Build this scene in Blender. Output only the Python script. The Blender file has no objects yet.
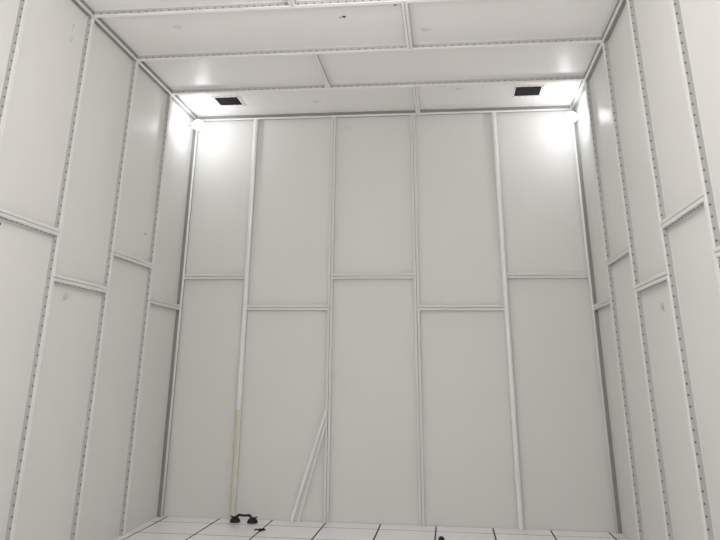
import bpy, bmesh, math, random
from mathutils import Vector, Matrix
random.seed(4)
C = bpy.context.scene.collection
S = 1.05                       # metres per panel width
# ---------------------------------------------------------------- room measures (panel widths)
XL, XR, H = .1704, 4.9843, 4.5073
ZH, ZL = 2.4921, 2.1425
YS = [0, -1.025, -2.058, -3.103, -4.146, -5.19, -6.235]
XS = [XL, .9932, 2.0, 3.0, 3.9992, XR]
YEND = -10.2
D = .05                        # how far the panel flanges stand out
FW = .030                      # width of one flange
TILE = .5726
PITCH = .0718                  # bolt spacing

# ---------------------------------------------------------------- materials
def mat(name, col, rough=.4, metal=0, spec=.5, mottled=0, coat=0):
    m = bpy.data.materials.new(name); m.use_nodes = True
    nt = m.node_tree; b = nt.nodes['Principled BSDF']
    b.inputs['Base Color'].default_value = (*col, 1)
    b.inputs['Roughness'].default_value = rough
    b.inputs['Metallic'].default_value = metal
    b.inputs['Specular IOR Level'].default_value = spec
    b.inputs['Coat Weight'].default_value = coat
    b.inputs['Coat Roughness'].default_value = .08
    tc = nt.nodes.new('ShaderNodeTexCoord'); n = nt.nodes.new('ShaderNodeTexNoise')
    n.inputs['Scale'].default_value = 2.3; n.inputs['Detail'].default_value = 3
    nt.links.new(tc.outputs['Object'], n.inputs['Vector'])
    r = nt.nodes.new('ShaderNodeMapRange')
    r.inputs['To Min'].default_value = 1 - mottled; r.inputs['To Max'].default_value = 1
    mx = nt.nodes.new('ShaderNodeVectorMath'); mx.operation = 'SCALE'
    mx.inputs[0].default_value = col
    nt.links.new(n.outputs['Fac'], r.inputs['Value'])
    nt.links.new(r.outputs[0], mx.inputs['Scale']); nt.links.new(mx.outputs[0], b.inputs['Base Color'])
    return m
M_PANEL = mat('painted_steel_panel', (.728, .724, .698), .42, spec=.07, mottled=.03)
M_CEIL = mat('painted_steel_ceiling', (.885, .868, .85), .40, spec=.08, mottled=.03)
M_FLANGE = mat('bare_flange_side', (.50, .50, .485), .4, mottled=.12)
M_BEAM = mat('dark_corner_beam', (.27, .28, .26), .35, mottled=.03)  # one even dark grey on every face of the beams
M_BEAD = mat('white_bead', (.80, .80, .78), .3, mottled=.02)
M_BOLT = mat('steel_bolt', (.22, .21, .21), .35, metal=.6)
M_COVER = mat('white_plastic_strip', (.80, .83, .81), .22, mottled=.02)
M_CREAM = mat('cream_strip', (.66, .64, .49), .45, mottled=.06)
M_ROD = mat('pale_green_strip', (.76, .81, .785), .3, mottled=.03)
M_TILE = mat('floor_tile', (.93, .92, .95), .18, mottled=.05)
M_GAP = mat('floor_gap', (.06, .06, .06), .8)
M_BLACK = mat('black_rubber', (.006, .006, .007), .6)
M_GRILLE = mat('dark_honeycomb', (.02, .018, .028), .5, metal=.3)
M_PENCIL = mat('pencil', (.42, .41, .42), .7)
M_STAIN = mat('dark_mark', (.04, .035, .03), .7)
M_HOUSE = mat('lamp_housing', (.75, .75, .74), .4)
def emis(name, col, s):
    m = bpy.data.materials.new(name); m.use_nodes = True
    b = m.node_tree.nodes['Principled BSDF']
    b.inputs['Base Color'].default_value = (*col, 1)
    b.inputs['Emission Color'].default_value = (*col, 1); b.inputs['Emission Strength'].default_value = s
    return m
LAMP = 43.0
M_GLOW = emis('lamp_glow', (.94, .955, 1), LAMP)

# ---------------------------------------------------------------- helpers
def empty(name, loc, rz=0):
    o = bpy.data.objects.new(name, None); C.objects.link(o)
    o.location = Vector(loc) * S; o.rotation_euler.z = rz; o.empty_display_size = .05
    return o
def tag(o, label=None, cat=None, group=None, kind=None):
    if label: o['label'] = label
    if cat: o['category'] = cat
    if group: o['group'] = group
    if kind: o['kind'] = kind
    return o
def build(name, bm, m, parent=None, loc=(0, 0, 0), smooth=False, recalc=True):
    """vertices are in panel-width units; written out in metres"""
    if recalc: bmesh.ops.recalc_face_normals(bm, faces=bm.faces)
    bmesh.ops.scale(bm, vec=(S, S, S), verts=bm.verts)
    me = bpy.data.meshes.new(name); bm.to_mesh(me); bm.free()
    me.materials.append(m)
    if smooth:
        for p in me.polygons: p.use_smooth = True
    o = bpy.data.objects.new(name, me); C.objects.link(o)
    o.location = Vector(loc) * S
    if parent: o.parent = parent
    return o
def box(bm, a, b):
    vs = [bm.verts.new((x, y, z)) for x in (a[0], b[0]) for y in (a[1], b[1]) for z in (a[2], b[2])]
    for f in ((0, 1, 3, 2), (4, 6, 7, 5), (0, 4, 5, 1), (2, 3, 7, 6), (0, 2, 6, 4), (1, 5, 7, 3)):
        bm.faces.new([vs[i] for i in f])
def frame(axis):
    w = Vector(axis).normalized(); t = Vector((0, 0, 1)) if abs(w.z) < .9 else Vector((1, 0, 0))
    u = w.cross(t).normalized(); return u, w.cross(u).normalized(), w
def lathe(bm, base, axis, prof, n=16, flat=1.0):
    u, v, w = frame(axis); base = Vector(base); rings = []
    for r, h in prof:
        rings.append([bm.verts.new(base + w*h + (u*math.cos(2*math.pi*k/n) + v*flat*math.sin(2*math.pi*k/n))*r) for k in range(n)])
    for a, b in zip(rings, rings[1:]):
        for k in range(n): bm.faces.new((a[k], a[(k+1) % n], b[(k+1) % n], b[k]))
    bm.faces.new(rings[0][::-1]); bm.faces.new(rings[-1])
def tube(bm, pts, r, n=8):
    pts = [Vector(p) for p in pts]; rings = []
    for i, p in enumerate(pts):
        d = (pts[min(i+1, len(pts)-1)] - pts[max(i-1, 0)])
        u, v, w = frame(d)
        rr = r[i] if isinstance(r, (list, tuple)) else r
        rings.append([bm.verts.new(p + (u*math.cos(2*math.pi*k/n) + v*math.sin(2*math.pi*k/n))*rr) for k in range(n)])
    for a, b in zip(rings, rings[1:]):
        for k in range(n): bm.faces.new((a[k], a[(k+1) % n], b[(k+1) % n], b[k]))
    bm.faces.new(rings[0][::-1]); bm.faces.new(rings[-1])

# A surface maps (s, t, h) -> world: s, t along the wall, h out into the room
F_BACK = lambda s, t, h: (s, -h, t)
F_LEFT = lambda s, t, h: (XL + h, s, t)
F_RIGHT = lambda s, t, h: (XR - h, s, t)
F_CEIL = lambda s, t, h: (s, t, H - h)

def bolt(bm, c, n, r=.0085, l=.005):
    lathe(bm, c, n, [(r, -.001), (r, l*.7), (r*.75, l)], 6)

def panel(name, F, s0, s1, t0, t1, sides, parent, m, bolts=True):
    """pressed steel pan: a flat face with a folded flange along the given sides (L R B T)"""
    fl = [c in sides for c in 'LRBT']
    prof = [(.0012, 0), (.0012, D - .008), (.0035, D - .0025), (.009, D), (FW - .009, D), (FW - .0035, D - .0025), (FW, D - .008), (FW, .004), (FW + .004, .0)]
    org = Vector(F((s0+s1)/2, (t0+t1)/2, 0))
    bm = bmesh.new(); rings = []
    for e, h in prof:
        a, b = s0 + e*fl[0], s1 - e*fl[1]; c, d = t0 + e*fl[2], t1 - e*fl[3]
        rings.append([bm.verts.new(Vector(F(*q, h)) - org) for q in ((a, c), (b, c), (b, d), (a, d))])
    has = [fl[2], fl[1], fl[3], fl[0]]
    for j, (p, q) in enumerate(zip(rings, rings[1:])):
        for k in range(4):
            if has[k]:
                f = bm.faces.new((p[k], p[(k+1) % 4], q[(k+1) % 4], q[k]))
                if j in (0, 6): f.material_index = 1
    bm.faces.new(rings[-1])
    o = build(name, bm, m, parent, org); o.data.materials.append(M_FLANGE)
    if bolts:
        bm = bmesh.new()
        def nrm(i, h=.033):
            L, B = s1 - s0, t1 - t0
            if i in (0, 1):
                n = int((B - .1) / PITCH)
                for k in range(n + 1):
                    t = (t0+t1)/2 + (k - n/2)*PITCH
                    s = s0 + FW if i == 0 else s1 - FW
                    yield (s, t, h), (1 if i == 0 else -1, 0)
            else:
                n = int((L - .1) / PITCH)
                for k in range(n + 1):
                    s = (s0+s1)/2 + (k - n/2)*PITCH
                    t = t0 + FW if i == 2 else t1 - FW
                    yield (s, t, h), (0, 1 if i == 2 else -1)
        for i in range(4):
            if fl[i]:
                for c, d in nrm(i):
                    w = Vector(F(*c)); w2 = Vector(F(c[0]+d[0], c[1]+d[1], c[2]))
                    bolt(bm, w - org, w2 - w, l=.0025 if F is F_BACK or i == 2 else .005)
        build('bolt_row', bm, M_FLANGE if F is F_BACK else M_BOLT, o)
    return o

def struct(o): o['kind'] = 'structure'; return o
def slab(name, a, b, m):
    c = [(p+q)/2 for p, q in zip(a, b)]
    bm = bmesh.new(); box(bm, [p-q for p, q in zip(a, c)], [p-q for p, q in zip(b, c)])
    return struct(build(name, bm, m, None, c))

def put(parent, o):
    """parent keeping the child where it stands (parents are unrotated)"""
    o.parent = parent; o.location = o.location - parent.location; return o
G = .004
wall_back = slab('wall_back', (XL-.1, G, -.2), (XR+.1, .1, H+.1), M_PANEL)
wall_left = slab('wall_left', (XL-.1, YEND, -.2), (XL-G, G-.001, H+.1), M_PANEL)
wall_right = slab('wall_right', (XR+G, YEND, -.2), (XR+.1, G-.001, H+.1), M_PANEL)
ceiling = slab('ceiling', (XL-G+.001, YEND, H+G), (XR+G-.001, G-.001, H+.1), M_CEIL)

# back wall: five columns, joints at two alternating heights
for i in range(5):
    z = ZH if i % 2 == 0 else ZL
    s = ('L' if i > 0 else '') + ('R' if i < 4 else '')
    put(wall_back, panel('wall_panel', F_BACK, XS[i], XS[i+1], -.1, z, s + 'T', None, M_PANEL))
    put(wall_back, panel('wall_panel', F_BACK, XS[i], XS[i+1], z, H, s + 'B', None, M_PANEL))
LEFTP, RIGHTP, CEILP = {}, {}, {}
for i in range(6):
    z = ZL if i % 2 == 0 else ZH
    a, b = YS[i+1], YS[i]
    s = 'L' + ('R' if i > 0 else '')
    for F, w, dct in ((F_LEFT, wall_left, LEFTP), (F_RIGHT, wall_right, RIGHTP)):
        dct[i, 0] = put(w, panel('wall_panel', F, a, b, -.1, z, s + 'T', None, M_PANEL))
        dct[i, 1] = put(w, panel('wall_panel', F, a, b, z, H, s + 'B', None, M_PANEL))
    c = 3.068 if i % 2 == 0 else 2.080
    v = 'B' + ('T' if i > 0 else '')
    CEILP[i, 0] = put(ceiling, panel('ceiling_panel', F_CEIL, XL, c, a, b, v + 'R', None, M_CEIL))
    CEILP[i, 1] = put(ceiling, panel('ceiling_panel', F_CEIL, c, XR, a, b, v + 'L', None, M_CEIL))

# corner beams with a rolled white bead on the convex edge
def beam(name, p0, p1, u, v, boltdir=None):
    """p0-p1 is the room's corner line, u and v point into the room"""
    p0, p1, u, v = map(Vector, (p0, p1, u, v)); c = (p0+p1)/2
    bm = bmesh.new(); W = D + .004
    A = [bm.verts.new(p0 - c + q) for q in (u*.001+v*.001, u*W+v*.001, u*W+v*W, u*.001+v*W)]
    B = [bm.verts.new(p1 - c + q) for q in (u*.001+v*.001, u*W+v*.001, u*W+v*W, u*.001+v*W)]
    bm.faces.new(A); bm.faces.new(B[::-1])
    for k in range(4): bm.faces.new((A[k], B[k], B[(k+1) % 4], A[(k+1) % 4]))
    o = struct(build(name, bm, M_BEAM, None, c))
    bm = bmesh.new(); e = (u+v)*(W - .004)
    tube(bm, [p0 - c + e, p1 - c + e], .0125, 10)
    build('bead', bm, M_BEAD, o, (0, 0, 0), smooth=True)
    if name in ('trim_1', 'trim_2'): return o
    bm = bmesh.new(); d = (p1 - p0); n = int(d.length / PITCH) - 1
    for f, off in ((u, v),):
        for k in range(n):
            bolt(bm, p0 - c + d.normalized()*(k+1)*PITCH + f*W + off*W*.45, f, .0085)
    build('bolt_row', bm, M_BOLT, o)
    return o
beam('trim_1', (XL, 0, -.02), (XL, 0, H), (1, 0, 0), (0, -1, 0))
beam('trim_2', (XR, 0, -.02), (XR, 0, H), (-1, 0, 0), (0, -1, 0))
beam('trim_3', (XL, -D-.005, H), (XL, YEND, H), (1, 0, 0), (0, 0, -1))
beam('trim_4', (XR, -D-.005, H), (XR, YEND, H), (-1, 0, 0), (0, 0, -1))
beam('trim_5', (XL+D+.005, 0, H), (XR-D-.005, 0, H), (0, -1, 0), (0, 0, -1))

# half-round snap-on covers over two of the back wall joints
def cover(name, x, z0, z1, m, w=.045, lean=0):
    bm = bmesh.new(); h = z1 - z0; n = 10; ra = []; rb = []
    for k in range(n+1):
        a = math.pi*k/n
        p = (math.cos(a)*w/2, -math.sin(a)*.014)
        ra.append(bm.verts.new((p[0], p[1], 0))); rb.append(bm.verts.new((p[0]+lean, p[1], h)))
    for k in range(n): bm.faces.new((ra[k], ra[k+1], rb[k+1], rb[k]))
    bm.faces.new((ra[0], rb[0], rb[-1], ra[-1])); bm.faces.new(ra); bm.faces.new(rb[::-1])
    o = build(name, bm, m, None, (x, -D-.0005, z0), smooth=False)
    return put(wall_back, o)
cover('joint_cover', XS[1]+.002, 2.17, H-D-.012, M_COVER, .046, .001)
cover('joint_cover', XS[1]-.003, 1.06, 2.166, M_COVER, .046, .003)
o = cover('joint_cover', XS[1]-.002, .002, 1.056, M_CREAM, .042, 0); o['label'] = 'cream lower joint cover'
cover('joint_cover', XS[4]+.003, 2.37, H-D-.012, M_COVER, .046, -.003)
cover('joint_cover', XS[4]-.002, .002, 2.366, M_COVER, .046, .004)

# raised floor: one layer of square tiles with narrow seams
fl = slab('floor', (XL-.1, YEND-.1, -.2), (XR+.1, .08, -.012), M_GAP)
bm = bmesh.new(); g = .0045
xs = sorted([2 + k*TILE for k in range(-3, 6) if XL < 2 + k*TILE < XR]); xs = [XL] + xs + [XR]
ys = [0] + [-.292 - k*TILE for k in range(0, 19)] + [YEND]
for a, b in zip(xs, xs[1:]):
    for c, d in zip(ys[1:], ys):
        if b - a < .03 or d - c < .03: continue
        ga = 0 if a == XL else g; gb = 0 if b == XR else g; gd = 0 if d == 0 else g
        r = []
        for e, z in ((0, -.012), (0, 0), (.0035, .0003)):
            r.append([bm.verts.new(q) for q in ((a+ga+e, c+g*.7+e, z), (b-gb-e, c+g*.7+e, z), (b-gb-e, d-gd*.7-e, z), (a+ga+e, d-gd*.7-e, z))])
        for p, q in zip(r, r[1:]):
            for k in range(4):
                if (k == 2 and d == 0) or (k == 3 and a == XL) or (k == 1 and b == XR): continue
                bm.faces.new((p[k], p[(k+1) % 4], q[(k+1) % 4], q[k])).material_index = 1
        bm.faces.new(r[-1])
o = build('floor_tiles', bm, M_TILE, recalc=False); o.data.materials.append(M_GAP); put(fl, o)

# ---------------------------------------------------------------- air vents in the ceiling
def vent(x0, x1, y0, y1, label):
    cx, cy = (x0+x1)/2, (y0+y1)/2
    root = tag(empty('ceiling_vent', (cx, cy, H)), label, 'vent', 'square air vents in the ceiling')
    a, b = (x1-x0)/2, (y1-y0)/2; f = .032
    bm = bmesh.new(); z0, z1 = -.0015, -.007
    for p, q in (((-a-f, -b-f), (a+f, -b)), ((-a-f, b), (a+f, b+f)), ((-a-f, -b), (-a, b)), ((a, -b), (a+f, b))):
        box(bm, (p[0], p[1], z1), (q[0], q[1], z0))
    build('vent_frame', bm, M_CEIL, root)
    n = 5
    for k in range(n):
        u = -a - f*.3 + (2*a + f*.6)*k/(n-1); v = -b - f*.3 + (2*b + f*.6)*k/(n-1)
        for c in ((u, b + f*.45), (u, -b - f*.45), (a + f*.45, v), (-a - f*.45, v)):
            bm = bmesh.new(); lathe(bm, (0, 0, 0), (0, 0, -1), [(.007, -.001), (.0065, .003), (.003, .005)], 6)
            build('screw', bm, M_BOLT, root, (c[0], c[1], z1))
    bm = bmesh.new(); box(bm, (-a, -b, -.003), (a, b, -.0008))
    n = 14
    for k in range(n+1):
        u = -a + 2*a*k/n; box(bm, (u-.0015, -b, -.006), (u+.0015, b, -.003))
        v = -b + 2*b*k/n; box(bm, (-a, v-.0015, -.006), (a, v+.0015, -.003))
    build('grille', bm, M_GRILLE, root)
vent(.648, .927, -.753, -.476, 'square black air vent in the ceiling near the left corner lamp')
vent(4.217, 4.506, -.770, -.468, 'square black air vent in the ceiling near the right corner lamp')

# ---------------------------------------------------------------- corner lamps
def lamp(x, y, z, sx, sy, label):
    """globe lamp on a plate screwed to the corner; sx, sy point from the corner into the room"""
    root = tag(empty('corner_lamp', (x, y, z)), label, 'lamp', 'round lamps in the upper corners')
    cx = XL if sx > 0 else XR
    bm = bmesh.new(); wx = cx - x
    box(bm, (min(wx, wx+sx*.012), -.05, -.06), (max(wx, wx+sx*.012), .05, .04))
    build('wall_plate', bm, M_HOUSE, root)
    bm = bmesh.new(); tube(bm, [(wx+sx*.01, 0, 0), (-sx*.055, 0, 0)], .014, 10)
    build('arm', bm, M_HOUSE, root)
    bm = bmesh.new(); lathe(bm, (-sx*.082, 0, 0), (sx, 0, 0), [(.026, 0), (.034, .01), (.036, .034)], 20)
    build('socket', bm, M_HOUSE, root)
    bm = bmesh.new(); bmesh.ops.create_uvsphere(bm, u_segments=24, v_segments=14, radius=.062)
    build('globe', bm, M_GLOW, root, smooth=True)
lamp(.388, -.5, 4.247, 1, -1, 'glowing white round lamp in the upper left corner by the back wall')
lamp(4.841, -.5, 4.211, -1, -1, 'glowing white round lamp in the upper right corner by the back wall')

# unseen fill lights, added outside the frame to raise the room's brightness
def fill_light(x, y, z, e, r, col=(1, .99, .985)):
    l = bpy.data.lights.new('fill_light', 'POINT'); l.energy = e; l.shadow_soft_size = r; l.color = col
    o = bpy.data.objects.new('fill_light', l); C.objects.link(o); o.location = Vector((x, y, z)) * S
for x, y, z, e in ((2.75, -4.65, 4.12, 40), (2.6, -9.6, 2.0, 85), (2.6, -6.6, 3.2, 48)):
    fill_light(x, y, z, e, .22)

# ---------------------------------------------------------------- strips leaning on the wall
def strip(p, q, w, t, label):
    p, q = Vector(p), Vector(q); L = (q-p).length
    bm = bmesh.new()
    prof = [(-w/2, 0), (w/2, 0), (w/2, -t*.6), (w*.32, -t), (-w*.32, -t), (-w/2, -t*.6)]
    a = [bm.verts.new((x, y, 0)) for x, y in prof]; b = [bm.verts.new((x, y, L)) for x, y in prof]
    bm.faces.new(a); bm.faces.new(b[::-1])
    for k in range(6): bm.faces.new((a[k], a[(k+1) % 6], b[(k+1) % 6], b[k]))
    o = build('joint_strip', bm, M_ROD, None, p)
    o.rotation_mode = 'QUATERNION'; o.rotation_quaternion = Vector((0, 0, 1)).rotation_difference(q-p)
    tag(o, label, 'strip', 'pale strips leaning on the back wall')
strip((1.634, -.052, .003), (1.983, -.056, 1.062), .036, .012, 'wider pale green strip leaning on the back wall, the left one at its foot')
strip((1.712, -.070, .003), (1.985, -.072, .945), .021, .010, 'narrower pale green strip leaning on the back wall, the right one at its foot')

# ---------------------------------------------------------------- double suction lifter
root = tag(empty('suction_lifter', (1.160, -.19, 0), math.radians(-3)), 'black double suction cup lifter with a bridge handle on the floor by the back wall', 'suction lifter')
for sx in (-1, 1):
    bm = bmesh.new(); lathe(bm, (sx*.094, 0, .001), (0, 0, 1), [(.055, 0), (.054, .012), (.049, .024), (.042, .034), (.028, .040), (.020, .044)], 28)
    build('suction_cup', bm, M_BLACK, root, smooth=False)
    bm = bmesh.new(); tube(bm, [(sx*.085, 0, .043), (sx*.115, -.004, .046), (sx*.145, -.006, .056)], [.009, .008, .006], 8)
    build('lever', bm, M_BLACK, root)
bm = bmesh.new()
tube(bm, [(-.088, 0, .036), (-.074, 0, .054), (-.054, 0, .068), (-.02, 0, .064), (.02, 0, .064), (.054, 0, .068), (.074, 0, .054), (.088, 0, .036)], [.014, .013, .013, .011, .011, .013, .013, .014], 10)
build('handle', bm, M_BLACK, root)

# small black clip on the tiles
root = tag(empty('plastic_clip', (1.425, -.585, 0), math.radians(4)), 'small black clip lying on the floor in front of the suction lifter', 'clip')
bm = bmesh.new(); lathe(bm, (.008, 0, .001), (0, 0, 1), [(.030, 0), (.030, .012), (.022, .02)], 14, .6)
tube(bm, [(.02, 0, .011), (.045, .004, .014), (.052, -.008, .013)], [.011, .010, .008], 8)
build('body', bm, M_BLACK, root)
bm = bmesh.new(); tube(bm, [(-.012, 0, .012), (-.034, .004, .013), (-.048, -.002, .009), (-.052, -.012, .009)], [.008, .006, .007, .005], 8)
build('hook', bm, M_BLACK, root)

# round black knob at the near edge
bm = bmesh.new(); lathe(bm, (0, 0, .001), (0, 0, 1), [(.028, 0), (.030, .006), (.027, .018), (.018, .027), (.006, .030)], 20)
tag(build('rubber_knob', bm, M_BLACK, None, (3.205, -.690, 0), smooth=True), 'round black knob on the floor in front of the middle of the back wall', 'knob')

# ---------------------------------------------------------------- pencil marks and dark spots on the panels
def marks(F, c, strokes, sc, name='pencil_mark', m=M_PENCIL, r=.0019, parent=None):
    bm = bmesh.new(); org = Vector(F(c[0], c[1], 0))
    for st in strokes:
        tube(bm, [Vector(F(c[0]+x*sc, c[1]+y*sc, .0018)) - org for x, y in st], r, 5)
    return put(parent, build(name, bm, m, None, org))
hook = [[(-.5, .6), (.2, .8), (.4, .1), (-.1, -.3), (-.3, -.9), (.2, -1)]]
five_six = [[(-.4, .9), (-1.2, .9), (-1.3, .1), (-.7, .2), (-.6, -.5), (-1.2, -.9)], [(1, .9), (.3, .1), (.4, -.8), (1, -.9), (1.2, -.2), (.5, 0)]]
scrib = [[(-1, -.6), (-.4, .4), (-.2, -.5), (.3, .7), (.5, -.3), (1.1, .5)], [(-.8, .5), (.2, .9)]]
ring = [[(math.cos(a)*.8, math.sin(a)*.6) for a in (.3, 1.2, 2.2, 3.2, 4.2, 5.2, 6.0)]]
marks(F_BACK, (2.18, 4.327), five_six, .030, parent=wall_back)
marks(F_BACK, (.903, .495), [[(.5, .9), (-.4, .6), (-.6, -.3), (.1, -.9), (.6, -.7)]], .028, parent=wall_back)
marks(F_LEFT, (-3.351, 4.24), hook, .035, parent=wall_left)
marks(F_LEFT, (-3.345, 4.13), ring, .035, parent=wall_left)
marks(F_LEFT, (-2.771, 2.01), scrib, .045, parent=wall_left)
marks(F_LEFT, (-1.234, 2.80), scrib, .025, parent=wall_left)
marks(F_RIGHT, (-2.685, 1.941), scrib, .045, parent=wall_right)
marks(F_CEIL, (3.239, -2.427), scrib, .045, parent=ceiling)
marks(F_CEIL, (1.862, -.504), scrib, .055, parent=ceiling)
marks(F_CEIL, (3.57, -.787), scrib, .045, parent=ceiling)
marks(F_CEIL, (.88, -2.716), ring, .045, parent=ceiling)
def spot(F, c, r, parent, n=9, st=1.0):
    bm = bmesh.new(); org = Vector(F(c[0], c[1], 0)); top = []; bot = []
    for k in range(n):
        a = 2*math.pi*k/n; q = r*random.uniform(.6, 1.2)
        bot.append(bm.verts.new(Vector(F(c[0]+math.cos(a)*q*st, c[1]+math.sin(a)*q, .0004)) - org))
        top.append(bm.verts.new(Vector(F(c[0]+math.cos(a)*q*st*.8, c[1]+math.sin(a)*q*.8, .0022)) - org))
    bm.faces.new(top)
    for k in range(n): bm.faces.new((bot[k], bot[(k+1) % n], top[(k+1) % n], top[k]))
    return put(parent, build('dark_spot', bm, M_STAIN, None, org))
spot(F_CEIL, (2.493, -2.767), .024, ceiling); spot(F_CEIL, (2.979, -2.961), .016, ceiling); spot(F_CEIL, (2.46, -2.76), .011, ceiling)
spot(F_LEFT, (-3.888, 2.423), .014, wall_left); spot(F_RIGHT, (-3.104, 3.595), .010, wall_right)

# ---------------------------------------------------------------- world, camera, exposure
w = bpy.data.worlds.new('world'); bpy.context.scene.world = w; w.use_nodes = True
w.node_tree.nodes['Background'].inputs['Color'].default_value = (1, .985, .975, 1)
w.node_tree.nodes['Background'].inputs['Strength'].default_value = .68
cd = bpy.data.cameras.new('camera'); cam = bpy.data.objects.new('camera', cd); C.objects.link(cam)
cam.location = Vector((3.3464, -8.9097, 1.4679)) * S
cam.rotation_euler = (1.957473, -.0102846, .1246443)
cd.sensor_width = 36; cd.lens = 743.188/720*36
cd.shift_x = 10.3825/720; cd.shift_y = -201.553/720
cd.clip_start = .05; cd.clip_end = 100
sc = bpy.context.scene; sc.camera = cam
sc.view_settings.view_transform = 'Standard'; sc.view_settings.look = 'None'
sc.view_settings.gamma = 1; sc.view_settings.exposure = .27
sc.cycles.max_bounces = 16; sc.cycles.diffuse_bounces = 12; sc.cycles.glossy_bounces = 6
sc.cycles.use_denoising = True
sc.cycles.sample_clamp_indirect = 8
